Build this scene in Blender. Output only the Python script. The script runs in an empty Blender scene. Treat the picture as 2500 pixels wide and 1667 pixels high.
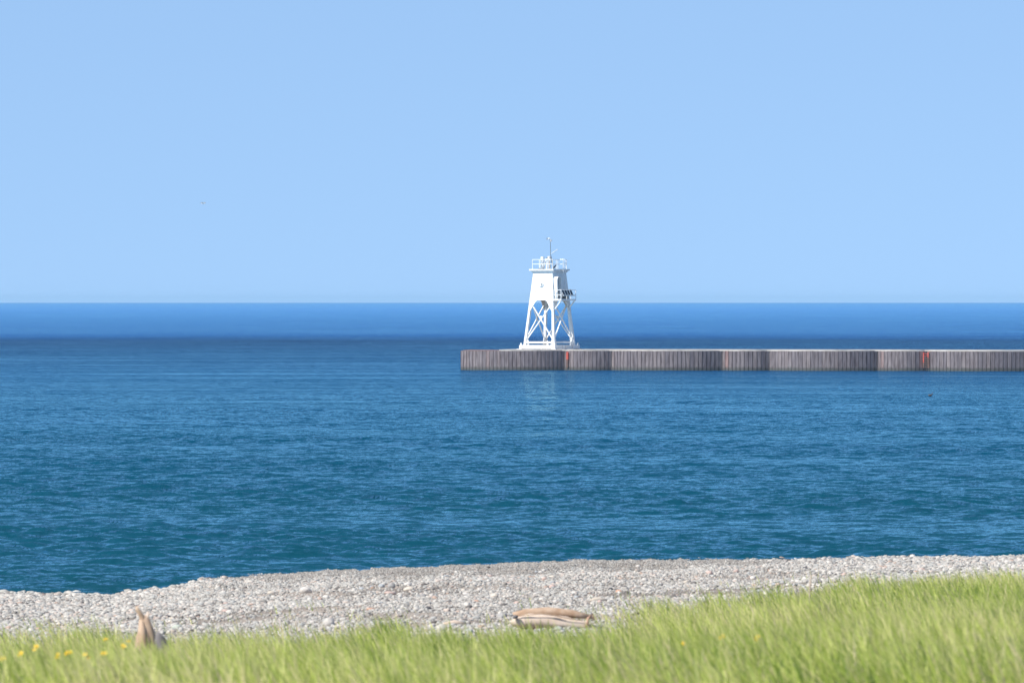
import bpy, math, random
import numpy as np
from mathutils import Vector, Matrix
random.seed(7); rng = np.random.default_rng(7)
S = bpy.context.scene; COL = S.collection; PI = math.pi
R = math.radians

# ------------------------------------------------------------------ camera
F = 300.0/36.0*2500.0            # focal length in photo pixels
H0 = 8.58                         # eye height above the lake
HY = 731.8                       # photo row of eye level
cam = bpy.data.objects.new('camera', bpy.data.cameras.new('camera')); COL.objects.link(cam)
cam.data.lens = 300; cam.data.sensor_width = 36; cam.data.clip_start = 1; cam.data.clip_end = 200000
cam.location = (0, 0, H0)
cam.rotation_euler = (PI/2 - math.atan((833.5-HY)/F), 0, 0)
cam.data.dof.use_dof = True; cam.data.dof.focus_distance = 1040; cam.data.dof.aperture_fstop = 8.0
S.camera = cam
# ------------------------------------------------------------------ light
SUN_AZ, SUN_EL = 58.0, 46.0      # degrees left of straight behind the camera, elevation
sd = Vector((-math.sin(R(SUN_AZ))*math.cos(R(SUN_EL)), -math.cos(R(SUN_AZ))*math.cos(R(SUN_EL)), math.sin(R(SUN_EL))))
w = bpy.data.worlds.new('World'); S.world = w; w.use_nodes = True
nt = w.node_tree; bg = nt.nodes['Background']
sky = nt.nodes.new('ShaderNodeTexSky'); sky.sky_type = 'NISHITA'; sky.sun_disc = False
sky.sun_elevation = R(SUN_EL); sky.sun_rotation = R(180+SUN_AZ)
sky.altitude = 0; sky.air_density = 1.0; sky.dust_density = 0.0; sky.ozone_density = 3.0
wtc = nt.nodes.new('ShaderNodeTexCoord'); wad = nt.nodes.new('ShaderNodeVectorMath'); wad.operation = 'ADD'; wad.inputs[1].default_value = (0, 0, .21)
wno = nt.nodes.new('ShaderNodeVectorMath'); wno.operation = 'NORMALIZE'      # a clear, dry horizon: no yellow band low down
nt.links.new(wtc.outputs['Generated'], wad.inputs[0]); nt.links.new(wad.outputs[0], wno.inputs[0]); nt.links.new(wno.outputs[0], sky.inputs[0])
nt.links.new(sky.outputs[0], bg.inputs[0]); bg.inputs[1].default_value = 0.143
sun = bpy.data.objects.new('sun', bpy.data.lights.new('sun', 'SUN')); COL.objects.link(sun)
sun.data.energy = 5.0; sun.data.angle = R(0.5); sun.data.color = (1, 0.96, 0.9)
sun.rotation_euler = sd.to_track_quat('Z', 'Y').to_euler()
vs = S.view_settings; vs.view_transform = 'Standard'; vs.look = 'None'; vs.gamma = 1; vs.use_curve_mapping = False
vs.exposure = 0.35

# ------------------------------------------------------------------ helpers
def tag(o, label=None, cat=None, group=None, kind=None):
    if label: o['label'] = label
    if cat: o['category'] = cat
    if group: o['group'] = group
    if kind: o['kind'] = kind
    return o
def empty(name, loc, rz=0, **k):
    o = bpy.data.objects.new(name, None); COL.objects.link(o); o.location = loc; o.rotation_euler = (0, 0, rz)
    return tag(o, **k)
def smesh(name, v, f, mats=(), smooth=False):
    m = bpy.data.meshes.new(name); m.from_pydata([tuple(p) for p in v], [], f)
    for x in mats: m.materials.append(x)
    if smooth: m.polygons.foreach_set('use_smooth', [True]*len(m.polygons))
    m.update(); return m
def obj(name, mesh, parent=None, loc=None, rot=None):
    o = bpy.data.objects.new(name, mesh); COL.objects.link(o)
    if parent: o.parent = parent
    if loc is not None: o.location = loc
    if rot is not None: o.rotation_euler = rot
    return o
class MB:
    def __init__(s): s.v = []; s.f = []
    def add(s, v, f):
        n = len(s.v); s.v += [tuple(p) for p in v]; s.f += [tuple(i+n for i in q) for q in f]; return s
    def box(s, a, b):
        (x0,y0,z0),(x1,y1,z1) = a, b
        return s.add([(x0,y0,z0),(x1,y0,z0),(x1,y1,z0),(x0,y1,z0),(x0,y0,z1),(x1,y0,z1),(x1,y1,z1),(x0,y1,z1)],
                     [(0,3,2,1),(4,5,6,7),(0,1,5,4),(1,2,6,5),(2,3,7,6),(3,0,4,7)])
    def bar(s, p, q, wx, wy=None, up=(0,0,1), w2=None):
        wy = wx if wy is None else wy
        p = Vector(p); q = Vector(q); d = (q-p).normalized(); u = Vector(up)
        if abs(d.dot(u)) > .97: u = Vector((1,0,0))
        a = d.cross(u).normalized(); b = a.cross(d).normalized(); k = 1 if w2 is None else w2
        v = [p+a*sx*wx/2+b*sy*wy/2 for sx,sy in ((-1,-1),(1,-1),(1,1),(-1,1))]+[q+a*sx*wx/2*k+b*sy*wy/2*k for sx,sy in ((-1,-1),(1,-1),(1,1),(-1,1))]
        return s.add(v, [(0,3,2,1),(4,5,6,7),(0,1,5,4),(1,2,6,5),(2,3,7,6),(3,0,4,7)])
    def tube(s, pts, rad, n=8, cap=True):
        pts = [Vector(p) for p in pts]; rad = rad if hasattr(rad, '__len__') else [rad]*len(pts); v = []; f = []
        for i, p in enumerate(pts):
            d = (pts[min(i+1, len(pts)-1)]-pts[max(i-1, 0)]).normalized()
            u = Vector((0,0,1)) if abs(d.z) < .9 else Vector((1,0,0))
            a = d.cross(u).normalized(); b = a.cross(d)
            for k in range(n):
                t = 2*PI*k/n; v.append(p+(a*math.cos(t)+b*math.sin(t))*rad[i])
        for i in range(len(pts)-1):
            for k in range(n): f.append((i*n+k, i*n+(k+1)%n, (i+1)*n+(k+1)%n, (i+1)*n+k))
        if cap: f += [tuple(range(n))[::-1], tuple(range((len(pts)-1)*n, len(pts)*n))]
        return s.add(v, f)
    def prism(s, pts, off):        # polygon pts (3D) extruded by vector off
        n = len(pts); v = [Vector(p) for p in pts]; v += [p+Vector(off) for p in v]
        return s.add(v, [tuple(range(n))[::-1], tuple(range(n, 2*n))]+[(i, (i+1) % n, (i+1) % n+n, i+n) for i in range(n)])
    def build(s, name, mat, parent=None, smooth=False, loc=None, rot=None):
        return obj(name, smesh(name, s.v, s.f, [mat], smooth), parent, loc, rot)
def nd(t, typ, **k):
    n = t.nodes.new(typ)
    for a, b in k.items():
        if a in n.inputs: n.inputs[a].default_value = b
        else: setattr(n, a, b)
    return n
def ramp(t, stops, interp='LINEAR'):
    r = t.nodes.new('ShaderNodeValToRGB'); r.color_ramp.interpolation = interp; e = r.color_ramp.elements
    while len(e) < len(stops): e.new(0.5)
    for i, (p, c) in enumerate(stops):
        e[i].position = p; e[i].color = (*c, 1) if hasattr(c, '__len__') else (c, c, c, 1)
    return r
def mat(name, rough=0.6, metallic=0):
    m = bpy.data.materials.new(name); m.use_nodes = True; t = m.node_tree; b = t.nodes['Principled BSDF']
    b.inputs['Roughness'].default_value = rough; b.inputs['Metallic'].default_value = metallic
    return m, t, b
def simple(name, c1, c2, scale=2.0, rough=0.6, bump=0.0, detail=6, random_amt=0.0):
    m, t, b = mat(name, rough); L = t.links.new
    tc = nd(t, 'ShaderNodeTexCoord'); n = nd(t, 'ShaderNodeTexNoise', Scale=scale, Detail=detail); L(tc.outputs['Object'], n.inputs['Vector'])
    r = ramp(t, [(0.35, c1), (0.65, c2)]); L(n.outputs[0], r.inputs[0]); out = r.outputs[0]
    if random_amt:
        oi = nd(t, 'ShaderNodeObjectInfo'); mr = nd(t, 'ShaderNodeMapRange'); mr.inputs[3].default_value = 1-random_amt; mr.inputs[4].default_value = 1+random_amt
        L(oi.outputs['Random'], mr.inputs[0]); hs = nd(t, 'ShaderNodeHueSaturation'); L(mr.outputs[0], hs.inputs['Value']); L(out, hs.inputs['Color']); out = hs.outputs[0]
    L(out, b.inputs['Base Color'])
    if bump:
        bp = nd(t, 'ShaderNodeBump', Strength=bump, Distance=0.02); L(n.outputs[0], bp.inputs['Height']); L(bp.outputs[0], b.inputs['Normal'])
    return m
def W(px, py, d): return Vector(((px-1250)/F*d, d, H0-(py-HY)/F*d))

# ------------------------------------------------------------------ terrain
WL = [(-2000,1452),(-900,1450),(0,1450),(150,1452),(280,1453),(350,1445),(430,1433),(530,1409),(700,1398),(833,1391),(1000,1384),(1200,1374),(1400,1366),(1666,1364),(1950,1366),(2250,1361),(2500,1355),(3600,1350),(5000,1348)]
_a = np.array([p[0] for p in WL], float); _dw = H0*F/(np.array([p[1] for p in WL], float)-HY)
def dw(px): return np.interp(px, _a, _dw)+.55*np.sin(np.asarray(px)*.041)+.4*np.sin(np.asarray(px)*.103+1)+.25*np.sin(np.asarray(px)*.27)
KL = [(-400,6.85),(0,6.85),(60,5.45),(80,4.75),(100,3.97),(130,2.97),(160,2.17),(180,1.70)]
KM = [(-400,6.85),(0,6.85),(60,5.45),(80,4.75),(100,4.05),(130,3.15),(150,2.68),(170,2.28),(190,1.89)]
KR = [(-400,6.95),(0,6.95),(60,5.60),(80,5.00),(100,4.45),(130,3.67),(160,2.91),(190,2.21)]
def prof(K, d, D):
    k = np.array(K); dl = k[-1,0]; zl = k[-1,1]
    a = np.interp(d, k[:,0], k[:,1])
    t = np.clip((d-dl)/(D-dl), 0, None)
    b = np.where(t <= 1, zl*(1-t), -0.06*(d-D))
    return np.where(d <= dl, a, b)
def lump(x, y):
    return (np.sin(x*.9+np.sin(y*.21)*2)*np.sin(y*.33+1)+np.sin(x*.37-y*.17+2)+.5*np.sin(x*2.1+y*.5))*.04
def ground(x, y):
    x = np.asarray(x, float); y = np.asarray(y, float)
    px = 1250+np.clip(x/np.maximum(y, 40), -2, 2)*F
    D = dw(px)
    zl, zm, zr = prof(KL, y, D), prof(KM, y, D), prof(KR, y, D)
    u = np.clip(px/1250, 0, 2)
    s = lambda q: q*q*(3-2*q)
    z = np.where(u < 1, zl+(zm-zl)*s(np.clip(u, 0, 1)), zm+(zr-zm)*s(np.clip(u-1, 0, 1)))
    return z+lump(x, y)*np.clip((D-y)/25, 0, 1)
def seat(px, py):                # where the sight line through a pixel meets the ground
    d = np.linspace(60, 290, 4600); x = (px-1250)/F*d
    row = HY+(H0-ground(x, d))/d*F
    i = np.where(row >= py)[0]
    d0 = d[i[-1]] if len(i) else 100.
    return Vector(((px-1250)/F*d0, d0, float(ground((px-1250)/F*d0, d0))))
GS = [(-2000,158),(0,156),(300,154),(700,150),(1000,146),(1250,146),(1500,156),(1700,172),(2000,182),(2300,190),(2500,194),(4000,200)]
def gstart(px): return np.interp(px, [p[0] for p in GS], [p[1] for p in GS])

def grid(name, X, Y, Z, m, smooth=True):
    r, c = X.shape; me = bpy.data.meshes.new(name)
    co = np.stack([X, Y, Z], -1).reshape(-1, 3).astype(np.float32)
    i = np.arange(r*c).reshape(r, c); q = np.stack([i[:-1,:-1], i[:-1,1:], i[1:,1:], i[1:,:-1]], -1).reshape(-1, 4)
    me.vertices.add(len(co)); me.vertices.foreach_set('co', co.ravel())
    me.loops.add(q.size); me.loops.foreach_set('vertex_index', q.ravel().astype(np.int32))
    me.polygons.add(len(q)); me.polygons.foreach_set('loop_start', (np.arange(len(q))*4).astype(np.int32)); me.polygons.foreach_set('loop_total', np.full(len(q), 4, np.int32))
    me.polygons.foreach_set('use_smooth', np.full(len(q), smooth))
    me.update(calc_edges=True); me.materials.append(m)
    return obj(name, me)

# beach ground material: grey-brown fine gravel
m_ground, t, b = mat('gravel_ground', .9); L = t.links.new
tc = nd(t, 'ShaderNodeTexCoord')
v1 = nd(t, 'ShaderNodeTexVoronoi', Scale=22.0); n1 = nd(t, 'ShaderNodeTexNoise', Scale=0.35, Detail=5.0); n2 = nd(t, 'ShaderNodeTexNoise', Scale=9.0, Detail=6.0)
for n in (v1, n1, n2): L(tc.outputs['Object'], n.inputs['Vector'])
sp = nd(t, 'ShaderNodeSeparateColor'); L(v1.outputs['Color'], sp.inputs[0])
r1 = ramp(t, [(0, (.22,.185,.15)), (.4, (.32,.275,.23)), (.75, (.36,.315,.265)), (1, (.44,.395,.34))]); L(sp.outputs[0], r1.inputs[0])
r2 = ramp(t, [(.38, (.62,.58,.54)), (.62, (1.12,1.06,.98))]); L(n1.outputs[0], r2.inputs[0])
mx = nd(t, 'ShaderNodeMix', data_type='RGBA', blend_type='MULTIPLY'); mx.inputs[0].default_value = 1; L(r1.outputs[0], mx.inputs[6]); L(r2.outputs[0], mx.inputs[7])
L(mx.outputs[2], b.inputs['Base Color'])
bp = nd(t, 'ShaderNodeBump', Strength=.8, Distance=.03); L(v1.outputs['Distance'], bp.inputs['Height']); L(bp.outputs[0], b.inputs['Normal'])

ca = np.tan(np.radians(np.concatenate([np.linspace(-64, -6, 26), np.linspace(-5, 5, 150), np.linspace(6, 64, 26)])))
rows = np.concatenate([np.linspace(3, 60, 30)[:-1], np.linspace(60, 300, 260), [320, 360]])
Xg = rows[:,None]*ca[None,:]; Yg = np.repeat(rows[:,None], len(ca), 1)
back = np.array([-600., -200., -60., 0.])
gw = obj  # keep name short
XX, YY = Xg, Yg
ZZ = ground(XX, YY)
tag(grid('beach_ground', XX, YY, ZZ, m_ground), 'pale gravel and sand beach rising from the water to the grass', kind='structure')
xb = np.linspace(-700, 700, 60); yb = np.linspace(-900, 1.5, 40); XB, YB = np.meshgrid(xb, yb)
tag(grid('ground', XB, YB, np.full_like(XB, 6.80), m_ground), 'sandy ground behind the viewpoint', kind='structure')

# ------------------------------------------------------------------ water
m_water, t, b = mat('lake_water', .08); L = t.links.new
b.inputs['IOR'].default_value = 1.333
tc = nd(t, 'ShaderNodeTexCoord'); sx = nd(t, 'ShaderNodeSeparateXYZ'); L(tc.outputs['Object'], sx.inputs[0])
# body colour: greener over the shallows, bluer over deep water, hazy brightening painted in far out
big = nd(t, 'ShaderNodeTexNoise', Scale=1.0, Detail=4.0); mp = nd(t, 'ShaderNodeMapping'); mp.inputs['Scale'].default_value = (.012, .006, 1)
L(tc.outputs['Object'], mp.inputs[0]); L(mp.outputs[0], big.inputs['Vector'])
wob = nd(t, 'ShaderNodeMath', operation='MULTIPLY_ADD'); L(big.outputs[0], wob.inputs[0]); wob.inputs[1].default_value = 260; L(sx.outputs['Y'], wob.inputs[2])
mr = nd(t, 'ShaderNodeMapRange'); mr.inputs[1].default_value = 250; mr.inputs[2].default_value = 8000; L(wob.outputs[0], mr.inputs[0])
cr = ramp(t, [(0, (.026,.062,.072)), (.018, (.004,.052,.074)), (.055, (.002,.052,.098)), (.11, (.001,.044,.125)), (.212, (.0008,.009,.062)), (.250, (.003,.044,.195)), (.60, (.010,.075,.330)), (1, (.020,.105,.450))]); L(mr.outputs[0], cr.inputs[0])  # brighter far stops put distant haze and mirage into the water's colour
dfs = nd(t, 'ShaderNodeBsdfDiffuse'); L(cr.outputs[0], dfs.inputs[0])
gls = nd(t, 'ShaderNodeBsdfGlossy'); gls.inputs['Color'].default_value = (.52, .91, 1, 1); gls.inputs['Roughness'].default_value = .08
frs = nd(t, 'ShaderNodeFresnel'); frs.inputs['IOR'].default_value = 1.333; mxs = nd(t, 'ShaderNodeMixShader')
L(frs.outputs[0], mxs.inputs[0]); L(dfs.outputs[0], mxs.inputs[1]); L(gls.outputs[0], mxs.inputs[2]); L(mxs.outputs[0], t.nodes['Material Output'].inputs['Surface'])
# ripples: three octave groups, each stretched along the crests
def rip(scale, sxy, dist, det=3.0, rot=0.12):
    m_ = nd(t, 'ShaderNodeMapping'); m_.inputs['Scale'].default_value = (sxy[0], sxy[1], 1); m_.inputs['Rotation'].default_value = (0, 0, rot)
    n_ = nd(t, 'ShaderNodeTexNoise', Scale=scale, Detail=det, Roughness=.6); L(tc.outputs['Object'], m_.inputs[0]); L(m_.outputs[0], n_.inputs['Vector'])
    return n_.outputs[0], dist
prev = None
# wind strength: gust patches, and a calmer zone past the wind line about two kilometres out
gn = nd(t, 'ShaderNodeTexNoise', Scale=1.0, Detail=5.0, Roughness=.62); gm = nd(t, 'ShaderNodeMapping'); gm.inputs['Scale'].default_value = (.016, .060, 1)
L(tc.outputs['Object'], gm.inputs[0]); L(gm.outputs[0], gn.inputs['Vector'])
gr = nd(t, 'ShaderNodeMapRange'); gr.inputs[1].default_value = .3; gr.inputs[2].default_value = .7; gr.inputs[3].default_value = .45; gr.inputs[4].default_value = 1.5; L(gn.outputs[0], gr.inputs[0])
wd_ = nd(t, 'ShaderNodeMath', operation='DIVIDE'); L(sx.outputs['Y'], wd_.inputs[0]); wd_.inputs[1].default_value = 10000
wl = ramp(t, [(0, .85), (.07, 1.0), (.095, 1.35), (.185, 2.2), (.225, .9), (.45, .55), (.8, .42), (1, .35)]); L(wd_.outputs[0], wl.inputs[0])
w0 = nd(t, 'ShaderNodeMath', operation='MULTIPLY'); L(gr.outputs[0], w0.inputs[0]); L(wl.outputs[0], w0.inputs[1])
# long thin slicks of smoother water
sn = nd(t, 'ShaderNodeTexNoise', Scale=1.0, Detail=3.0); sm_ = nd(t, 'ShaderNodeMapping'); sm_.inputs['Scale'].default_value = (.012, .055, 1); sm_.inputs['Rotation'].default_value = (0, 0, .04)
L(tc.outputs['Object'], sm_.inputs[0]); L(sm_.outputs[0], sn.inputs['Vector'])
sr = ramp(t, [(.61, 1.0), (.66, .45)]); L(sn.outputs[0], sr.inputs[0])
wind = nd(t, 'ShaderNodeMath', operation='MULTIPLY'); L(w0.outputs[0], wind.inputs[0]); L(sr.outputs[0], wind.inputs[1])
acc = None
for (sc_, sxy, rot, k, det) in ((.40, (.55, 1), .10, .55, 2.0), (1.6, (.6, 1), -.12, 1.9, 3.0), (5.0, (.8, 1), .3, 1.2, 2.0)):
    m_ = nd(t, 'ShaderNodeMapping'); m_.inputs['Scale'].default_value = (sxy[0], sxy[1], 1); m_.inputs['Rotation'].default_value = (0, 0, rot)
    n_ = nd(t, 'ShaderNodeTexNoise', Scale=sc_, Detail=det, Roughness=.6); L(tc.outputs['Object'], m_.inputs[0]); L(m_.outputs[0], n_.inputs['Vector'])
    sb = nd(t, 'ShaderNodeVectorMath', operation='SUBTRACT'); L(n_.outputs['Color'], sb.inputs[0]); sb.inputs[1].default_value = (.5, .5, .5)
    ml = nd(t, 'ShaderNodeVectorMath', operation='MULTIPLY'); L(sb.outputs[0], ml.inputs[0]); ml.inputs[1].default_value = (k*.6, k, 0)
    if acc: ad = nd(t, 'ShaderNodeVectorMath', operation='ADD'); L(acc.outputs[0], ad.inputs[0]); L(ml.outputs[0], ad.inputs[1]); acc = ad
    else: acc = ml
bi = nd(t, 'ShaderNodeVectorMath', operation='ADD'); L(acc.outputs[0], bi.inputs[0]); bi.inputs[1].default_value = (0, -.105, 0)     # wavelets lean towards the shore
ws = nd(t, 'ShaderNodeVectorMath', operation='SCALE'); L(bi.outputs[0], ws.inputs[0]); L(wind.outputs[0], ws.inputs['Scale'])
geo = nd(t, 'ShaderNodeNewGeometry'); an_ = nd(t, 'ShaderNodeVectorMath', operation='ADD'); L(geo.outputs['Normal'], an_.inputs[0]); L(ws.outputs[0], an_.inputs[1])
nn = nd(t, 'ShaderNodeVectorMath', operation='NORMALIZE'); L(an_.outputs[0], nn.inputs[0]); L(nn.outputs[0], gls.inputs['Normal']); L(nn.outputs[0], frs.inputs['Normal']); L(nn.outputs[0], dfs.inputs['Normal']); t.nodes.remove(b)

dcol = np.concatenate([-np.geomspace(78, 4.8, 26), np.linspace(-4.5, 4.5, 330), np.geomspace(4.8, 78, 26)])
tcol = np.tan(np.radians(dcol))
r_ = [222.0]
while r_[-1] < 24000:
    d = r_[-1]; r_.append(d+np.interp(d, [222, 300, 450, 700, 1060, 2000, 4000, 24000], [.20, .25, .40, 1.0, 1.9, 9, 45, 1000]))
r_ = np.array(r_); r_[-1] = 24000
Xw = r_[:,None]*tcol[None,:]; Yw = np.repeat(r_[:,None], len(tcol), 1)
dx = np.abs(np.gradient(Xw, axis=1)); dy = np.gradient(r_)[:,None]
Zw = np.zeros_like(Xw)
n_near = int(np.searchsorted(r_, 2200)); xs, ys = Xw[:n_near], Yw[:n_near]; sp_ = np.maximum(dx[:n_near], dy[:n_near])
gust = .75+.35*np.sin(xs*.05+ys*.031)*np.sin(ys*.023+1)+.25*np.sin(ys*.09+np.sin(xs*.04)*2)
for i in range(72):
    lam = math.exp(rng.uniform(math.log(.55), math.log(3.0)))
    th = rng.normal(0, .45)+R(12)            # travel direction about the view axis
    kx, ky = 2*PI/lam*math.sin(th), 2*PI/lam*math.cos(th)
    amp = .0098*lam**.62
    att = np.clip((lam/sp_-2.0)/1.5, 0, 1)
    ph = kx*xs+ky*ys+rng.uniform(0, 6.28)
    Zw[:n_near] += amp*att*(np.cos(ph)+.18*np.cos(2*ph))*gust
Zw[:n_near] *= np.interp(ys, [222, 250, 300, 6000], [.35, .6, 1, 1])
tag(grid('water', Xw, Yw, Zw, m_water), 'blue rippled lake water', kind='structure')
print('water quads', Xw.size, 'rows', len(r_))

# ------------------------------------------------------------------ materials
WHITE = simple('white_paint', (.76,.76,.74), (.82,.82,.80), 1.5, .45, .05)
# rust streaks running down the white paint
_t = WHITE.node_tree; _b = _t.nodes['Principled BSDF']; _src = _b.inputs['Base Color'].links[0].from_socket
_tc = nd(_t, 'ShaderNodeTexCoord'); _mp = nd(_t, 'ShaderNodeMapping'); _mp.inputs['Scale'].default_value = (3.2, 3.2, .35); _n = nd(_t, 'ShaderNodeTexNoise', Scale=1.0, Detail=6.0)
_t.links.new(_tc.outputs['Object'], _mp.inputs[0]); _t.links.new(_mp.outputs[0], _n.inputs['Vector']); _r = ramp(_t, [(.60, 0.0), (.74, .8)]); _t.links.new(_n.outputs[0], _r.inputs[0])
_m = nd(_t, 'ShaderNodeMix', data_type='RGBA'); _t.links.new(_r.outputs[0], _m.inputs[0]); _t.links.new(_src, _m.inputs[6]); _m.inputs[7].default_value = (.46, .33, .22, 1); _t.links.new(_m.outputs[2], _b.inputs['Base Color'])
WHITE2 = simple('weathered_white_paint', (.52,.50,.47), (.70,.69,.67), 3.0, .5, .1)
GREYM = simple('grey_steel', (.10,.11,.12), (.16,.17,.18), 4, .5)
SOLAR = simple('solar_cell', (.008,.010,.02), (.015,.02,.035), 6, .25)
RUSTG = simple('rust_stained_paint', (.45,.36,.28), (.7,.66,.6), 4, .6)
CONC = simple('pale_concrete', (.36,.325,.28), (.50,.455,.40), .8, .85, .5)
RED = simple('faded_red_paint', (.55,.06,.04), (.68,.14,.09), 3, .55)
DARKST = simple('dark_pile_backing', (.03,.025,.025), (.06,.05,.05), 3, .6)  # near-black fill behind the gaps between piles
RUSTCAP = simple('rusty_steel', (.16,.09,.07), (.24,.15,.12), 3, .7, .2)

# sheet piles: grey-brown weathered steel, individually varied, algae near the water
m_pile, t, b = mat('weathered_sheet_pile', .62); L = t.links.new
tc = nd(t, 'ShaderNodeTexCoord'); oi = nd(t, 'ShaderNodeObjectInfo'); ge = nd(t, 'ShaderNodeNewGeometry')
sx = nd(t, 'ShaderNodeSeparateXYZ'); L(ge.outputs['Position'], sx.inputs[0])
mp = nd(t, 'ShaderNodeMapping'); mp.inputs['Scale'].default_value = (5, 5, .7); L(ge.outputs['Position'], mp.inputs[0])
n1 = nd(t, 'ShaderNodeTexNoise', Scale=1.0, Detail=6.0); L(mp.outputs[0], n1.inputs['Vector'])
c1 = ramp(t, [(.3, (.100,.076,.074)), (.5, (.172,.140,.138)), (.7, (.232,.194,.188))]); L(n1.outputs[0], c1.inputs[0])
c2 = ramp(t, [(0, (.78,.77,.82)), (.5, (.95,.93,.95)), (.93, (1.10,1.06,1.04)), (.97, (1.25,.95,.88)), (1, (1.25,.95,.88))]); L(oi.outputs['Random'], c2.inputs[0])
mx = nd(t, 'ShaderNodeMix', data_type='RGBA', blend_type='MULTIPLY'); mx.inputs[0].default_value = 1; L(c1.outputs[0], mx.inputs[6]); L(c2.outputs[0], mx.inputs[7])
zz = nd(t, 'ShaderNodeMath', operation='MULTIPLY_ADD'); L(n1.outputs[0], zz.inputs[0]); zz.inputs[1].default_value = -.5; L(sx.outputs['Z'], zz.inputs[2])
cz = ramp(t, [(0, 1.0), (.5, 1.0), (1, 0.0)]); mrz = nd(t, 'ShaderNodeMapRange'); mrz.inputs[1].default_value = -.3; mrz.inputs[2].default_value = .25; L(zz.outputs[0], mrz.inputs[0]); L(mrz.outputs[0], cz.inputs[0])
m2 = nd(t, 'ShaderNodeMix', data_type='RGBA'); L(cz.outputs[0], m2.inputs[0]); L(mx.outputs[2], m2.inputs[6]); m2.inputs[7].default_value = (.075, .070, .060, 1)
L(m2.outputs[2], b.inputs['Base Color'])
bp = nd(t, 'ShaderNodeBump', Strength=.4, Distance=.02); L(n1.outputs[0], bp.inputs['Height']); L(bp.outputs[0], b.inputs['Normal'])

# ------------------------------------------------------------------ pier of sheet pile cells
DECK = 2.50
CT = [1125, 1378, 1493, 1763, 1878, 2143, 2263, 2528, 2645]
P0 = Vector(((1378-1250)/F*1041.5, 1041.5)); ax = Vector((math.cos(R(13.5)), -math.sin(R(13.5))))
def cusp(px):                     # sight line in plan against the cusp line
    k = (px-1250)/F; s_ = (P0.x-k*P0.y)/(k*ax.y-ax.x); return P0+ax*s_
cus = [cusp(p) for p in CT]
nrm = Vector((ax.y, -ax.x)); nrm = nrm if nrm.y < 0 else -nrm
pier = empty('pier', (cus[1].x, cus[1].y, 0), label='long pier walled with rusty scalloped sheet piles, white light tower on its end', cat='pier')
def rel(p, z=0): return (p.x-cus[1].x, p.y-cus[1].y, z)
mb = MB(); Z0, Z1 = -1.2, 2.36
mb.box((-.200, -.012, Z0), (.222, .03, Z1)); mb.box((-.250, -.035, Z0), (-.228, .03, Z1))
pile_me = smesh('sheet_pile', mb.v, mb.f, [m_pile])
outline = []; npile = 0
HA = R(35)
for a_, b_ in zip(cus[:-1], cus[1:]):
    Lc = (b_-a_).length; Rr = Lc/(2*math.sin(HA)); mid = (a_+b_)/2; cen = mid-nrm*Rr*math.cos(HA)
    n = max(4, round(2*HA*Rr/.5)); base = math.atan2(nrm.y, nrm.x)
    for k in range(n):
        ph = base-HA+(k+.5)*2*HA/n
        dv = Vector((math.cos(ph), math.sin(ph))); p = cen+dv*Rr*math.cos(HA/n)
        o = bpy.data.objects.new('sheet_pile', pile_me); COL.objects.link(o); o.parent = pier
        o.location = rel(p, random.uniform(-.02, .02)); o.rotation_euler = (0, 0, ph+PI/2+random.uniform(-.03, .03)); npile += 1
        outline.append(cen+dv*(Rr-.10))
# end wall running back from the first corner
endp = cus[0]; backv = Vector((.10, .995)).normalized()
for k in range(20):
    p = endp+backv*(.25+.5*k); o = bpy.data.objects.new('sheet_pile', pile_me); COL.objects.link(o); o.parent = pier
    o.location = rel(p, 0); o.rotation_euler = (0, 0, math.atan2(backv.y, backv.x)+PI); npile += 1
print('piles', npile)
backs = [cus[-1]-nrm*11, cus[0]+backv*10]
poly = [Vector(rel(p)) for p in outline]+[Vector(rel(p)) for p in backs]
c_ = MB(); c_.prism([(p.x, p.y, -1.2) for p in poly], (0, 0, 3.53)); c_.build('pier_fill', DARKST, pier)
# concrete deck: starts a little in from the end, slightly uneven lip
i0 = next(i for i, p in enumerate(outline) if (p.x/p.y*F+1250) > 1212)
lipo = outline[i0:]
dp = [Vector(rel(p+nrm*.06)) for p in lipo]+[Vector(rel(cus[-1]-nrm*11)), Vector(rel(outline[i0]-nrm*9.5))]
n = len(dp); top = [(p.x, p.y, DECK+.035*math.sin(p.x*.61)+.025*math.sin(p.x*1.9+1)+random.uniform(-.012, .012)) for p in dp]
c_ = MB(); c_.add([(p.x, p.y, 2.345) for p in dp]+top, [tuple(range(n))[::-1], tuple(range(n, 2*n))]+[(i, (i+1) % n, (i+1) % n+n, i+n) for i in range(n)])
c_.build('concrete_deck', CONC, pier)
lp = outline[:i0+1]; dp = [Vector(rel(p)) for p in lp]+[Vector(rel(outline[i0]-nrm*9.3)), Vector(rel(cus[0]+backv*9.5))]
c_ = MB(); c_.prism([(p.x, p.y, 2.335) for p in dp], (0, 0, .09)); c_.build('steel_cap', RUSTCAP, pier)
def ladder(px, wdt, label):
    k = (px-1250)/F; c = cusp(px)+nrm*.50+ax*.16
    o = empty('ladder', (c.x, c.y, .35), math.atan2(ax.y, ax.x), label=label, cat='ladder')
    for s in (-1, 1):
        MB().bar((s*wdt/2, 0, .95+.3*s*(wdt > .4)), (s*wdt/2, 0, 1.80+.05*s), .11, .10, up=(0, 1, 0)).build('rail', RED, o)
        MB().bar((s*wdt/2, 0, 0), (s*wdt/2, 0, .94+.3*s*(wdt > .4)), .09, .09, up=(0, 1, 0)).build('rusted_rail', RUSTCAP, o)
    for j in range(7): MB().bar((-wdt/2, 0, .12+.27*j), (wdt/2, 0, .12+.27*j), .05, .05).build('rung', RED if j > 4 else RUSTCAP, o)
    for s in (-1, 1): MB().bar((s*wdt/2, 0, 1.83), (s*wdt/2, .5, 1.83), .10, .08).build('bracket', RED, o)
    return o
ladder(1384, .15, 'narrow red ladder in the dark corner of the pier wall below the light tower')
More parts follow.
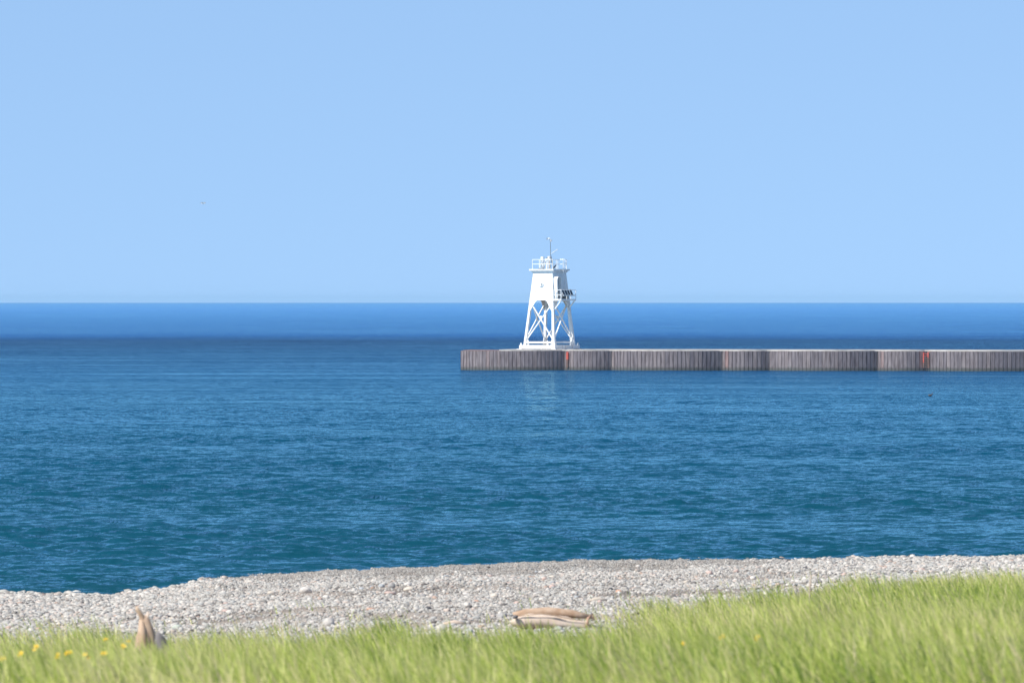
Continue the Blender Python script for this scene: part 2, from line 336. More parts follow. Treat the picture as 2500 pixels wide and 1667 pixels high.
ladder(2259, .56, 'wider red ladder in the dark corner of the pier wall far right of the tower')

# ------------------------------------------------------------------ light tower
TH = R(34.6); TD = 1047.0; sc = TD/F
tc0 = Vector(((1341.5-1250)*sc, TD, DECK))
tw = empty('light_tower', tc0, -TH, label='white pyramidal steel light tower on open braced legs at the pier end', cat='lighthouse')
def zy(py): return (H0-(py-HY)*sc)-DECK
def side(z): return 4.62-.193*(z-.6)           # outer width of the leg frame at height z
ZB, ZT = zy(733), zy(666)                       # bottom and top of the plated body
ZH = zy(760)                                    # lowest point of the haunches
FACES = [((1,0),(0,-1)), ((0,1),(1,0)), ((-1,0),(0,1)), ((0,-1),(-1,0))]   # (direction along face, outward)
def fp(face, u, z, out=0.0):
    (ax_, ay_), (nx, ny) = FACES[face]; h = side(z)/2+out
    return Vector((ax_*u+nx*h, ay_*u+ny*h, z))
# legs
for i in range(4):
    sx_, sy_ = ((1,-1),(1,1),(-1,1),(-1,-1))[i]
    def cp(z, ins=.17): h = side(z)/2-ins; return Vector((sx_*h, sy_*h, z))
    m_ = MB(); m_.bar(cp(.45), cp(ZB+.1), .30, .30, up=(0, 1, 0)); leg = m_.build('leg', WHITE, tw)
    g = MB()
    for (ax_, ay_) in ((-sx_, 0), (0, -sy_)):
        p = cp(.95); q = cp(1.75); g.prism([p+Vector((0,0,-.5)), p+Vector((ax_*.55, ay_*.55, -.5)), p+Vector((ax_*.42, ay_*.42, .1)), q], Vector((.05 if ay_ else 0, .05 if ax_ else 0, 0)))
    g.build('foot_gusset', WHITE, leg)
    MB().box((sx_*2.58-.32, sy_*2.58-.32, .0), (sx_*2.58+.32, sy_*2.58+.32, .09)).build('foot_plate', WHITE2, leg)
    MB().bar((sx_*2.5, sy_*2.5, .5), (sx_*2.5, sy_*2.5, .80), .14).build('anchor_bolt', WHITE, leg)
# ring beams
for f in range(4):
    (ax_, ay_), (nx, ny) = FACES[f]
    e = 2.55
    MB().bar((nx*e-ax_*(e+.10*abs(ax_)), ny*e-ay_*(e-.17), .31), (nx*e+ax_*(e+.10*abs(ax_)), ny*e+ay_*(e-.17), .31), .30, .44).build('base_beam', WHITE, tw)
    m_ = MB(); m_.bar(fp(f, -side(.85)/2+.3, .86, -.17), fp(f, side(.85)/2-.3, .86, -.17), .16, .22); m_.build('lower_rail', WHITE, tw)
# body plates with curved haunches
def plate(f):
    hb = lambda z: side(z)/2
    pts = []
    pts.append(fp(f, -hb(ZT), ZT)); pts.append(fp(f, -hb(ZB), ZB)); pts.append(fp(f, -hb(ZH), ZH))
    w0 = hb(ZH)
    arcL = [(-w0+.28, ZH), (-w0+.55, zy(752)), (-w0+.80, zy(745)), (-w0+.95, zy(740)), (-w0+1.12, zy(735.5)), (-w0+1.35, ZB)]
    for u, z in arcL: pts.append(fp(f, u, z))
    for u, z in reversed(arcL): pts.append(fp(f, -u, z))
    pts.append(fp(f, hb(ZH), ZH)); pts.append(fp(f, hb(ZB), ZB)); pts.append(fp(f, hb(ZT), ZT))
    (_, _), (nx, ny) = FACES[f]
    # keep thickness inward
    inner = [p-Vector((nx, ny, 0))*.05 for p in pts]
    # trim inner corners so plates do not overlap
    n = len(pts); bm = MB(); bm.add(pts+inner, [tuple(range(n)), tuple(range(n, 2*n))[::-1]]+[(i, i+n, (i+1) % n+n, (i+1) % n) for i in range(n)])
    return bm.build('body_plate', WHITE if f < 2 else RUSTG, tw)
plates = [plate(f) for f in range(4)]
hs = side(ZB)/2-.08
MB().box((-hs, -hs, ZB+.03), (hs, hs, ZB+.09)).build('body_floor', RUSTG, tw)
# flared cornice
def frust(z0, s0, z1, s1):
    a = s0/2; c = s1/2
    return MB().add([(-a,-a,z0),(a,-a,z0),(a,a,z0),(-a,a,z0),(-c,-c,z1),(c,-c,z1),(c,c,z1),(-c,c,z1)], [(0,3,2,1),(4,5,6,7),(0,1,5,4),(1,2,6,5),(2,3,7,6),(3,0,4,7)])
ZR = zy(657)
co = frust(ZT-.02, side(ZT)+.02, ZT+.26, 3.40).build('cornice', WHITE, tw)
frust(ZT+.26, 3.58, ZR, 3.62).build('roof_slab', WHITE, tw)
# X bracing on each side
for f in range(4):
    u_t = side(zy(746))/2-.55; u_b = side(zy(828))/2-.30; zt, zb = zy(746), zy(828)
    MB().bar(fp(f, -u_t, zt, -.12), fp(f, u_b, zb, -.12), .13, .13).build('brace', WHITE, tw)
    MB().bar(fp(f, u_t, zt, -.22), fp(f, -u_b, zb, -.22), .13, .13).build('brace', WHITE, tw)
    zc = zy(775); (ax_, ay_), (nx, ny) = FACES[f]
    c0 = fp(f, 0, zc, -.1); A = Vector((ax_, ay_, 0))
    MB().prism([c0-A*.16+Vector((0,0,-.22)), c0+A*.16+Vector((0,0,-.22)), c0+A*.16+Vector((0,0,.22)), c0-A*.16+Vector((0,0,.22))], -Vector((nx, ny, 0))*.04).build('gusset_plate', WHITE, tw)
# central service pipe
MB().tube([(.35,.1,0.1), (.35,.1,ZB+.05)], .10, 8).build('service_pipe', WHITE2, tw, True)
# porthole on the sunlit face
zc = zy(694.5); c0 = fp(0, -.10, zc, .02)
pr = MB().tube([c0+Vector((0,.05,0)), c0+Vector((0,-.12,0))], .30, 16).build('porthole', WHITE, tw)
MB().tube([c0+Vector((.03,-.122,0)), c0+Vector((.03,-.14,0))], .19, 16).build('porthole_glass_shade', GREYM, pr)  # grey disc left bare on the right paints the rim's shadow
MB().prism([c0+Vector((-.24,-.145,-.22)), c0+Vector((.10,-.145,-.22)), c0+Vector((.10,-.145,.22)), c0+Vector((-.24,-.145,.22))], (0,-.02,0)).build('porthole_cover', WHITE, pr)
# arched door on the shaded face with projecting hood
f = 1; z0 = zy(730); z1 = zy(684); hw = .48; uc = -side(8)/2+.64
prof_ = [(-hw, z0), (-hw, z1)]+[(-hw*math.cos(k*PI/10), z1+hw*math.sin(k*PI/10)) for k in range(1, 10)]+[(hw, z1), (hw, z0)]
hoodm = MB(); th_ = .07
outp = [Vector((side(z)/2-.02, uc+u, z)) for u, z in prof_]
xo = side(z0)/2+.40
outer = [Vector((xo-.02*(z-z0), uc+u, z)) for u, z in prof_]
inn = [Vector((side(z)/2-.02, uc+u*(1-th_/hw), min(z, z1+(z-z1)*(1-th_/hw)) if z > z1 else z)) for u, z in prof_]
inno = [Vector((xo-.02*(z-z0), uc+u*(1-th_/hw), min(z, z1+(z-z1)*(1-th_/hw)) if z > z1 else z)) for u, z in prof_]
n = len(prof_); V = outp+outer+inn+inno; Fc = []
for i in range(n-1):
    Fc += [(i, i+1, n+i+1, n+i), (2*n+i, 3*n+i, 3*n+i+1, 2*n+i+1), (n+i, n+i+1, 3*n+i+1, 3*n+i)]
hoodm.add(V, Fc); hood = hoodm.build('door_hood', WHITE, tw)
dr = MB().prism([Vector((side(z)/2+.01, uc+u*.82, z if z <= z1 else z1+(z-z1)*.82)) for u, z in prof_], (.03, 0, 0)).build('door', WHITE2, tw)
MB().box((side(z0+.9)/2+.05, uc+.22, z0+.85), (side(z0+.9)/2+.12, uc+.27, z0+1.0)).build('door_handle', GREYM, dr)
# gallery on the shaded face
gx0 = side(z0)/2; gx1 = gx0+1.15; gy0 = -side(z0)/2-.0; gy1 = 1.45; zg = zy(732)
gal = MB().box((gx0+.01, gy0, zg-.06), (gx1, gy1, zg+.04)).build('gallery_floor', WHITE2, tw)
MB().box((gx1+.003, gy0, zg-.10), (gx1+.06, gy1, zg+.10)).build('kick_plate', WHITE, gal)
MB().box((gx0+.01, gy0-.05, zg-.10), (gx1+.06, gy0-.003, zg+.10)).build('kick_plate', WHITE, gal)
rl = zy(708)
posts = [(gx1, gy0), (gx1, gy0+1.25), (gx1, gy1-1.1), (gx1, gy1), (gx0+.1, gy0), (gx0+.1, gy1)]
for (x, y) in posts: MB().tube([(x, y, zg+.04), (x, y, rl)], .042, 6).build('railing_post', WHITE, tw)
for z in (rl, (rl+zg)/2):
    MB().tube([(gx0+.1, gy0, z), (gx1, gy0, z), (gx1, gy1, z), (gx0+.1, gy1, z)], .042, 6).build('railing_rail', WHITE, tw)
for y in (gy0+.1, gy1-.15):
    MB().bar((gx1-.05, y, zg-.07), (side(zy(758))/2-.1, y*.97, zy(757)), .12, .12, up=(0, 1, 0)).build('gallery_strut', WHITE, tw)
MB().box((gx0+.3, gy0+1.5, zg+.05), (gx0+.75, gy0+2.2, zg+.5)).build('battery_box', GREYM, tw)
# solar panels tilted outward on the gallery rail
for k in range(4):
    y = gy0+.10+k*.58; x = gx1+.05
    a0, a1 = Vector((x+.20, y, zy(720.5))), Vector((x-.14, y, zy(706.5)))
    fr = MB().bar(a0+Vector((0,.24,0)), a1+Vector((0,.24,0)), .44, .05, up=(1, 0, 0)).build('solar_panel', WHITE2, tw)
    e_ = (a1-a0).normalized(); nv = Vector((e_.z, 0, -e_.x)); 
    A_, B_ = a0+e_*.06+nv*.03+Vector((0,.24,0)), a1-e_*.06+nv*.03+Vector((0,.24,0))
    MB().prism([A_+Vector((0,-.175,0)), A_+Vector((0,.175,0)), B_+Vector((0,.175,0)), B_+Vector((0,-.175,0))], nv*.012).build('solar_cells', SOLAR, fr)
MB().bar((gx1+.25, gy0+.1, zy(722)), (gx1+.25, gy1-.6, zy(722)), .08, .08).build('panel_beam', WHITE2, tw)
for y in (gy0+.3, gy1-.8): MB().bar((gx1+.25, y, zy(722)), (gx1, y, zy(722)), .06).build('panel_bracket', WHITE2, tw)
# small marker light at the gallery corner
MB().tube([(gx0+.55, gy0+.9, zg+.3), (gx0+.55, gy0+.9, zg+.75)], .13, 10).build('gallery_lamp', WHITE, tw, True)
# roof ladder on the shaded face, its rails rise above the roof
for yy in (.18, .60):
    MB().tube([(side(8)/2+.42, yy, zg+.05), (side(ZT)/2+.62, yy, zy(679)), (1.93, yy, zy(664)), (1.93, yy, zy(634)), (1.45, yy, zy(633))], .04, 6).build('roof_ladder_rail', WHITE, tw)
for j in range(14):
    z = zg+.4+j*.32; k = min(1, (z-zg)/(zy(679)-zg)); x = (side(8)/2+.42)*(1-k)+(side(ZT)/2+.62)*k
    if z > zy(679): x = 1.90
    MB().tube([(x, .18, z), (x, .60, z)], .022, 6).build('roof_ladder_rung', WHITE, tw)
# access ladder from the deck to the gallery
p0, p1 = Vector((2.30, 1.53, .1)), Vector((1.95, 1.15, zg-.1))
for s in (-.2, .2): MB().bar(p0+Vector((0,s,0)), p1+Vector((0,s,0)), .07, .06, up=(0, 1, 0)).build('access_ladder_rail', WHITE, tw)
for j in range(18):
    p = p0.lerp(p1, (j+.5)/18); MB().bar(p+Vector((0,-.2,0)), p+Vector((0,.2,0)), .035).build('access_ladder_rung', WHITE, tw)
# roof railing
hr = 1.50; zt_, zm_ = zy(634), zy(645)
for (x, y) in ((-hr,-hr), (-.45,-hr), (.55,-hr), (hr,-hr), (hr,-.35), (hr,hr), (0,hr), (-hr,hr), (-hr,0)):
    MB().tube([(x, y, ZR), (x, y, zt_)], .04, 6).build('roof_railing_post', WHITE, tw)
for z in (zt_, zm_):
    for (a1, a2) in (((-hr,-hr), (hr,-hr)), ((hr,-hr), (hr,.05)), ((hr,.75), (hr,hr)), ((hr,hr), (-hr,hr)), ((-hr,hr), (-hr,-hr))):
        MB().tube([(*a1, z), (*a2, z)], .037, 6).build('roof_railing', WHITE, tw)
def roofpt(px, depth=0.0):        # point on the roof under a photo column: sideways along the view, depth away from the camera
    X = (px-1341.5)*sc; c, s = math.cos(TH), math.sin(TH)
    return X*c-depth*s, X*s+depth*c
# white fog horn drum
x, y = roofpt(1324.5, -.6)
dm = MB().tube([(x,y,ZR), (x,y,ZR+.12), (x,y,ZR+.121), (x,y,zy(629)), (x,y,zy(627))], [.30,.30,.235,.235,.20], 16).build('fog_horn_drum', WHITE, tw)
for j, zc in enumerate((zy(637), zy(648))):
    q = Vector((-.05*j, -1, 0)).normalized(); MB().tube([Vector((x, y, zc))+q*.22, Vector((x, y, zc))+q*.28], .06, 8).build('drum_vent', GREYM, dm)
x, y = roofpt(1321, -1.0); MB().box((x-.3, y-.15, ZR), (x+.3, y+.15, ZR+.12)).build('roof_hatch', GREYM, tw)
# beacon stand (tapered frame) and beacon
bx, by = roofpt(1339.5, -.1)
for sx_ in (-1, 1):
    for sy_ in (-1, 1):
        MB().bar((bx+sx_*.50, by+sy_*.35, ZR), (bx+sx_*.28, by+sy_*.2, zy(634)), .10, .10, up=(0, 1, 0)).build('beacon_stand_leg', WHITE, tw)
MB().box((bx-.36, by-.28, zy(634)), (bx+.36, by+.28, zy(632))).build('beacon_stand_top', WHITE, tw)
be = MB().tube([(bx+.08,by,zy(632)), (bx+.08,by,zy(630.5)), (bx+.08,by,zy(627)), (bx+.08,by,zy(625.5))], [.24,.20,.20,.12], 14).build('beacon', WHITE2, tw, True)
MB().tube([(bx-.22,by,zy(632)), (bx-.22,by,zy(629))], .09, 8).build('beacon_sensor', GREYM, tw)
MB().box((bx+.32, by-.5, ZR), (bx+.46, by-.38, zy(636))).build('control_box', RUSTG, tw)
# mast with wind gauge
ms = [roofpt(p, -.2) for p in (1349.5, 1347, 1344.2, 1343.6)]
mast = MB().tube([(*ms[0], ZR), (*ms[1], zy(634)), (*ms[2], zy(622)), (*ms[3], zy(590))], [.05,.05,.042,.03], 7).build('mast', GREYM, tw)
p1 = roofpt(1341, -.2); p2 = roofpt(1334.5, -.2)
MB().tube([(*ms[3], zy(590)), (*roofpt(1342, -.2), zy(583))], .03, 6).build('wind_gauge_arm', GREYM, mast)
MB().tube([(*roofpt(1343.5, -.2), zy(583)), (*p1, zy(583)), (*roofpt(1337, -.2), zy(583)), (*p2, zy(582.5))], [.06,.11,.08,.20], 10).build('wind_gauge', WHITE, mast)
MB().tube([(*roofpt(1345.5, -.2), zy(590)), (*roofpt(1345.8, -.2), zy(585.5))], [.09, .10], 10).build('wind_cup', WHITE2, mast)
MB().tube([(*roofpt(1343.6, -.2), zy(589)), (*roofpt(1345.5, -.2), zy(588))], .02, 6).build('wind_cup_arm', GREYM, mast)
q0, q1 = Vector((*roofpt(1345, -.2), zy(620))), Vector((*roofpt(1361.5, -.5), zy(609)))
an = MB().tube([q0, q1], .035, 6).build('yagi_antenna', WHITE, mast)
for j in range(7):
    p = q0.lerp(q1, .2+j*.13); MB().tube([p+Vector((.05,-.12,.07)), p-Vector((.05,-.12,.07))], .014, 5).build('antenna_element', WHITE, an)
x, y = roofpt(1355.5, -.6); sp0 = MB().bar((x-.10, y-.16, ZR+.12), (x+.04, y+.06, ZR+.50), .40, .05).build('roof_solar_panel', SOLAR, tw)
MB().bar((x, y, ZR), (x, y, ZR+.25), .05).build('roof_panel_post', WHITE, tw)

# ------------------------------------------------------------------ loose beach stones
def stone_mesh(seed, n=10, m=14, flat=.62):
    rr = np.random.default_rng(seed); v = []; ph = rr.uniform(0, 6.28, 9); ex = rr.uniform(.75, 1.0)
    for i in range(n+1):
        th = PI*i/n
        for j in range(m):
            a = 2*PI*j/m; p = Vector((math.sin(th)*math.cos(a), math.sin(th)*math.sin(a), math.cos(th)))
            r = 1+.10*math.sin(2.3*p.x+ph[0])*math.sin(2.1*p.y+ph[1])+.08*math.sin(3.7*p.y+3*p.z+ph[2])+.05*math.sin(6*p.x-4*p.z+ph[3])
            v.append(((p.x*r), p.y*r*ex, p.z*r*flat))
    f = [(i*m+j, (i+1)*m+j, (i+1)*m+(j+1) % m, i*m+(j+1) % m) for i in range(n) for j in range(m)]
    return v, f
def stonemat(name, c1, c2): return simple(name, c1, c2, 3.5, .8, .35, 7, .10)
SM = {'white': stonemat('white_stone', (0.447,0.407,0.357), (0.591,0.543,0.474)), 'cream': stonemat('cream_stone', (0.476,0.407,0.320), (0.591,0.516,0.419)),
      'grey': stonemat('grey_stone', (0.238,0.224,0.209), (0.360,0.339,0.308)), 'bluegrey': stonemat('blue_grey_stone', (0.274,0.292,0.296), (0.418,0.421,0.407)),
      'pink': stonemat('pink_stone', (0.433,0.299,0.246), (0.548,0.421,0.351)), 'orange': stonemat('orange_stone', (0.433,0.224,0.136), (0.534,0.339,0.234)),
      'dark': stonemat('dark_stone', (0.050,0.048,0.049), (0.108,0.102,0.099)), 'green': stonemat('greenish_stone', (0.303,0.339,0.277), (0.461,0.469,0.388)), 'red': stonemat('reddish_stone', (0.216,0.095,0.074), (0.332,0.170,0.129))}
smv = [stone_mesh(s) for s in range(6)]; cache = {}
def smesh_for(i, c):
    if (i, c) not in cache: cache[(i, c)] = smesh('stone', *smv[i], [SM[c]], True)
    return cache[(i, c)]
def stone(px, py, wpx, c, label, group=None, k=.62, sink=.25):
    w0 = wpx*200/F; 
    p = seat(px, py+wpx*k*.32); w_ = wpx*p.y/F/2
    o = obj('stone', smesh_for(random.randrange(6), c)); o.location = (p.x, p.y, p.z+w_*k*(1-sink)*.75); q = k/.62
    o.scale = (w_, w_*random.uniform(.8, 1), w_*q); o.rotation_euler = (random.uniform(-.15, .15), random.uniform(-.15, .15), random.uniform(-.4, .4))
    return tag(o, label, 'stone', group)
NAMED = [
 (6,1449,17,'cream','tall cream boulder at the water line, leftmost in the photo',.95),(363,1446,17,'orange','tan orange stone where the water edge starts to rise at left',.6),(430,1436,22,'pink','flat pinkish stone on the water edge left of the dark gravel',.5),
 (264,1460,24,'red','flat reddish stone at the left waterline',.42),(222,1461,26,'pink','long pale pink stone at the left waterline beside the reddish one',.42),
 (746,1441,32,'white','largest white cobble on the open beach, left of centre',.62),(804,1520,30,'white','big white boulder at the grass edge, left of centre',.85),
 (762,1518,15,'white','small white stone just left of the big boulder at the grass edge',.6),(779,1541,22,'white','white stone sunk in grass below the big boulder',.55),
 (431,1530,27,'green','pale green flat stone at the grass edge right of the driftwood stump',.5),(696,1420,17,'cream','cream oval stone on dark gravel near the water',.55),(724,1421,17,'pink','pinkish oval stone right of the cream one on dark gravel',.6),
 (662,1447,22,'cream','cream stone left of the largest white cobble',.5),(793,1417,19,'grey','flat grey stone on dark gravel near the waterline, left of centre',.5),(602,1405,12,'pink','small pink stone on the waterline, left half of the photo',.7),
 (94,1535,20,'orange','flat tan orange stone above the grass at far left',.45),(188,1541,11,'orange','small orange stone in the first grass blades at left',.5),(99,1562,30,'bluegrey','pale blue grey stone in the grass at far left',.55),
 (271,1560,23,'cream','round cream stone in the grass beside the yellow flowers',.8),(296,1562,15,'white','small white stone in grass between the cream stone and the stump',.8),(177,1564,14,'white','small white stone in the grass at left, behind the flowers',.6),
 (844,1393,23,'white','flat white stone lying right on the waterline, left of centre',.5),(969,1389,23,'white','white stone on the waterline below the pier end',.6),(989,1390,14,'white','smaller white stone beside the white stone on the waterline',.7),
 (1053,1393,19,'cream','cream stone on the waterline, left of the tower',.7),(955,1430,20,'grey','grey brown stone in mid beach left of the stacked pair',.8),(995,1426,22,'white','white stone, upper of a stacked looking pair in mid beach',.55),
 (997,1438,29,'cream','wide cream stone, lower of a stacked looking pair in mid beach',.45),(953,1447,28,'pink','long pinkish stone below the grey brown stone in mid beach',.35),(905,1486,19,'orange','orange pink flat stone low on the beach, left of centre',.4),
 (1207,1454,21,'cream','cream rounded stone on the beach above the driftwood log',.6),(1338,1439,11,'white','small bright white stone on the beach below the tower',.9),(1240,1435,9,'bluegrey','small blue grey stone in mid beach, left of the bright white one',.9),
 (1510,1443,17,'orange','peach coloured stone on the beach right of the log',.5),(838,1522,15,'white','white stone at the grass edge right of the big boulder',.7),(872,1414,24,'bluegrey','wide blue grey stone near the waterline, left of centre',.5),
 (1077,1534,30,'white','lumpy white stone in the grass edge left of the log',.8),(1145,1541,22,'bluegrey','pale blue stone in the grass left of the log',.7),(1276,1502,11,'white','small white stone in front of the log, leftmost of three',.9),
 (1288,1507,10,'white','small white stone in front of the log, middle of three',.8),(1313,1511,15,'white','white stone in front of the log, rightmost of three',.5),(1226,1502,27,'grey','flat pale grey stone at the left end of the log',.5),
 (1364,1534,22,'green','pale greenish stone in the grass below the log',.6),(1545,1496,13,'white','small white stone in the first grass right of the log',.6),(1841,1429,13,'pink','pink stone on the beach in the right half',.8),
 (1829,1432,15,'green','grey green stone touching the pink stone in the right half',.6),(2492,1369,18,'white','white stone at the right edge of the photo on the waterline',.7),(1861,1506,16,'white','white stone in the grass, right half of the photo',.8),
 (1694,1504,15,'bluegrey','pale blue stone in the grass edge right of the log',.7),(1797,1394,13,'pink','pink stone near the waterline in the right half',.8),(1966,1387,13,'dark','dark grey stone near the waterline in the right half',.7),
]
for (px, py, wp, c, lab, k) in NAMED: stone(px, py, wp, c, lab, None, k)
GL = {'white':'ordinary white cobble loose among the beach gravel', 'grey':'ordinary grey cobble loose among the beach gravel', 'bluegrey':'ordinary blue grey cobble loose among the beach gravel',
      'pink':'ordinary pinkish cobble loose among the beach gravel', 'cream':'ordinary cream cobble loose among the beach gravel', 'dark':'ordinary dark cobble loose among the beach gravel', 'orange':'ordinary orange brown cobble loose among the beach gravel'}
rs = random.Random(3)
for i in range(240):
    px = rs.uniform(-10, 2510); wy = float(np.interp(px, _a, [p[1] for p in WL])); hi = float(np.interp(px, [0, 1200, 1700, 2500], [1530, 1490, 1470, 1400]))
    u = rs.random(); py = wy+3 if u < .28 else rs.uniform(wy+4, hi)
    c = rs.choices(['white','grey','bluegrey','pink','cream','dark','orange'], [30, 18, 14, 14, 12, 6, 4])[0]
    stone(px, py, rs.uniform(9, 15) if u < .9 else rs.uniform(14, 19), c, GL[c], 'ordinary %s cobbles on the beach' % (c if c != 'bluegrey' else 'blue grey'), rs.uniform(.5, .75))

# gravel: stuff. Points with attributes, a stone shape instanced on each
def pts_object(name, P, sca, colr, variants):
    me = bpy.data.meshes.new(name); me.vertices.add(len(P)); me.vertices.foreach_set('co', P.astype(np.float32).ravel())
    a = me.attributes.new('sc', 'FLOAT', 'POINT'); a.data.foreach_set('value', sca.astype(np.float32))
    a = me.attributes.new('tone', 'FLOAT', 'POINT'); a.data.foreach_set('value', colr.astype(np.float32))
    me.update(); return obj(name, me)
m_gr, t, b = mat('beach_pebbles', .85); L = t.links.new
at = nd(t, 'ShaderNodeAttribute', attribute_type='INSTANCER', attribute_name='tone')
cr = ramp(t, [(0, (0.135,0.118,0.103)), (.05, (0.248,0.226,0.193)), (.20, (0.342,0.314,0.269)), (.38, (0.374,0.363,0.327)), (.52, (0.467,0.431,0.372)), (.68, (0.487,0.402,0.333)), (.76, (0.446,0.422,0.368)), (.85, (0.415,0.295,0.224)), (.87, (0.581,0.534,0.458)), (1, (0.643,0.588,0.503))], 'CONSTANT')
L(at.outputs['Fac'], cr.inputs[0]); 
tc = nd(t, 'ShaderNodeTexCoord'); n1 = nd(t, 'ShaderNodeTexNoise', Scale=3.0, Detail=4.0); L(tc.outputs['Object'], n1.inputs['Vector'])
hs_ = nd(t, 'ShaderNodeHueSaturation'); mr = nd(t, 'ShaderNodeMapRange'); mr.inputs[3].default_value = .75; mr.inputs[4].default_value = 1.2; L(n1.outputs[0], mr.inputs[0]); L(mr.outputs[0], hs_.inputs['Value']); L(cr.outputs[0], hs_.inputs['Color'])
L(hs_.outputs[0], b.inputs['Base Color'])
def scatter(n, y0, y1, mar=2.5):
    y = np.sqrt(rng.uniform(y0*y0, y1*y1, n)); x = rng.uniform(-1, 1, n)*(y*1250/F+mar); return x, y
def fine(x, y):                   # where the fine dark gravel strip lies: just above the waterline, middle of the bay
    px = 1250+x/y*F; D = dw(px); s = (D-y)
    a = np.clip((px-430)/120, 0, 1)*np.clip((2050-px)/300, 0, 1)
    edge = np.interp(px, [430, 700, 1200, 1700, 2100], [6, 26, 40, 34, 10])
    return a*np.clip((edge+5*np.sin(px*.021)+3*np.sin(px*.06+s)-s)/9, 0, 1)*.85
x, y = scatter(620000, 118, 283)
px = 1250+x/y*F; D = dw(px); fz = fine(x, y)
dens = np.clip((y-112)/35, .05, 1)*np.clip(1.35-1.25*(.5+.5*np.sin(x*.35+y*.16+np.sin(y*.4)))*np.clip((D-y-30)/25, 0, 1), .15, 1)
keep = (y < D+.6) & (rng.random(len(x)) < dens*(1-.1*fz))
x, y, fz = x[keep], y[keep], fz[keep]
patch = .5+.5*np.sin(x*.7+y*.11)*np.sin(y*.19+x*.3)
s = np.exp(rng.normal(np.log(.0245), .38, len(x)))*(1-.45*fz)*(.8+.35*patch)*np.interp(px[keep], [0, 300, 600, 1800, 2100, 2500], [1.25, 1.25, .92, .92, 1.25, 1.3])
s = np.clip(s, .012, .085)
tone = rng.random(len(x)); tone = np.where((fz > .4) & (rng.random(len(x)) < .65), tone*.28, tone)
rim = (D[keep]-y < 2.2) & (fz < .5); s = np.where(rim & (rng.random(len(s)) < .3), s*1.7, s)
P = np.stack([x, y, ground(x, y)+s*.25], -1)
peb = pts_object('pebbles', P, s, tone, 0); tag(peb, 'countless pale grey, white and pinkish pebbles covering the beach', 'pebbles', kind='stuff')
print('pebbles', len(x))
ng = bpy.data.node_groups.new('pebble_scatter', 'GeometryNodeTree')
ng.interface.new_socket('Geometry', in_out='INPUT', socket_type='NodeSocketGeometry'); ng.interface.new_socket('Geometry', in_out='OUTPUT', socket_type='NodeSocketGeometry')
gi = ng.nodes.new('NodeGroupInput'); go = ng.nodes.new('NodeGroupOutput'); L = ng.links.new
g2i = ng.nodes.new('GeometryNodeGeometryToInstance')
for k in range(5):
    ico = ng.nodes.new('GeometryNodeMeshIcoSphere'); ico.inputs['Subdivisions'].default_value = 2
    pos = ng.nodes.new('GeometryNodeInputPosition'); ns = ng.nodes.new('ShaderNodeTexNoise'); ns.noise_dimensions = '4D'; ns.inputs['Scale'].default_value = 1.1; ns.inputs['W'].default_value = k*7.3; ns.inputs['Detail'].default_value = 2
    L(pos.outputs[0], ns.inputs['Vector'])
    sub = ng.nodes.new('ShaderNodeVectorMath'); sub.operation = 'SUBTRACT'; L(ns.outputs['Color'], sub.inputs[0]); sub.inputs[1].default_value = (.5, .5, .5)
    scl = ng.nodes.new('ShaderNodeVectorMath'); scl.operation = 'SCALE'; L(sub.outputs[0], scl.inputs[0]); scl.inputs['Scale'].default_value = 1.3
    spn = ng.nodes.new('GeometryNodeSetPosition'); L(ico.outputs[0], spn.inputs['Geometry']); L(scl.outputs[0], spn.inputs['Offset'])
    ss = ng.nodes.new('GeometryNodeSetShadeSmooth'); L(spn.outputs[0], ss.inputs[0])
    tr = ng.nodes.new('GeometryNodeTransform'); tr.inputs['Scale'].default_value = (1.15, .9, .65); L(ss.outputs[0], tr.inputs['Geometry'])
    sm = ng.nodes.new('GeometryNodeSetMaterial'); sm.inputs['Material'].default_value = m_gr; L(tr.outputs[0], sm.inputs['Geometry'])
    L(sm.outputs[0], g2i.inputs[0])
iop = ng.nodes.new('GeometryNodeInstanceOnPoints'); iop.inputs['Pick Instance'].default_value = True
L(gi.outputs[0], iop.inputs['Points']); L(g2i.outputs[0], iop.inputs['Instance'])
na = ng.nodes.new('GeometryNodeInputNamedAttribute'); na.data_type = 'FLOAT'; na.inputs['Name'].default_value = 'sc'; L(na.outputs[0], iop.inputs['Scale'])
rv = ng.nodes.new('FunctionNodeRandomValue'); rv.data_type = 'FLOAT_VECTOR'; rv.inputs[0].default_value = (-.35, -.35, 0); rv.inputs[1].default_value = (.35, .35, 6.28); L(rv.outputs[0], iop.inputs['Rotation'])
L(iop.outputs[0], go.inputs[0])
md = peb.modifiers.new('scatter', 'NODES'); md.node_group = ng

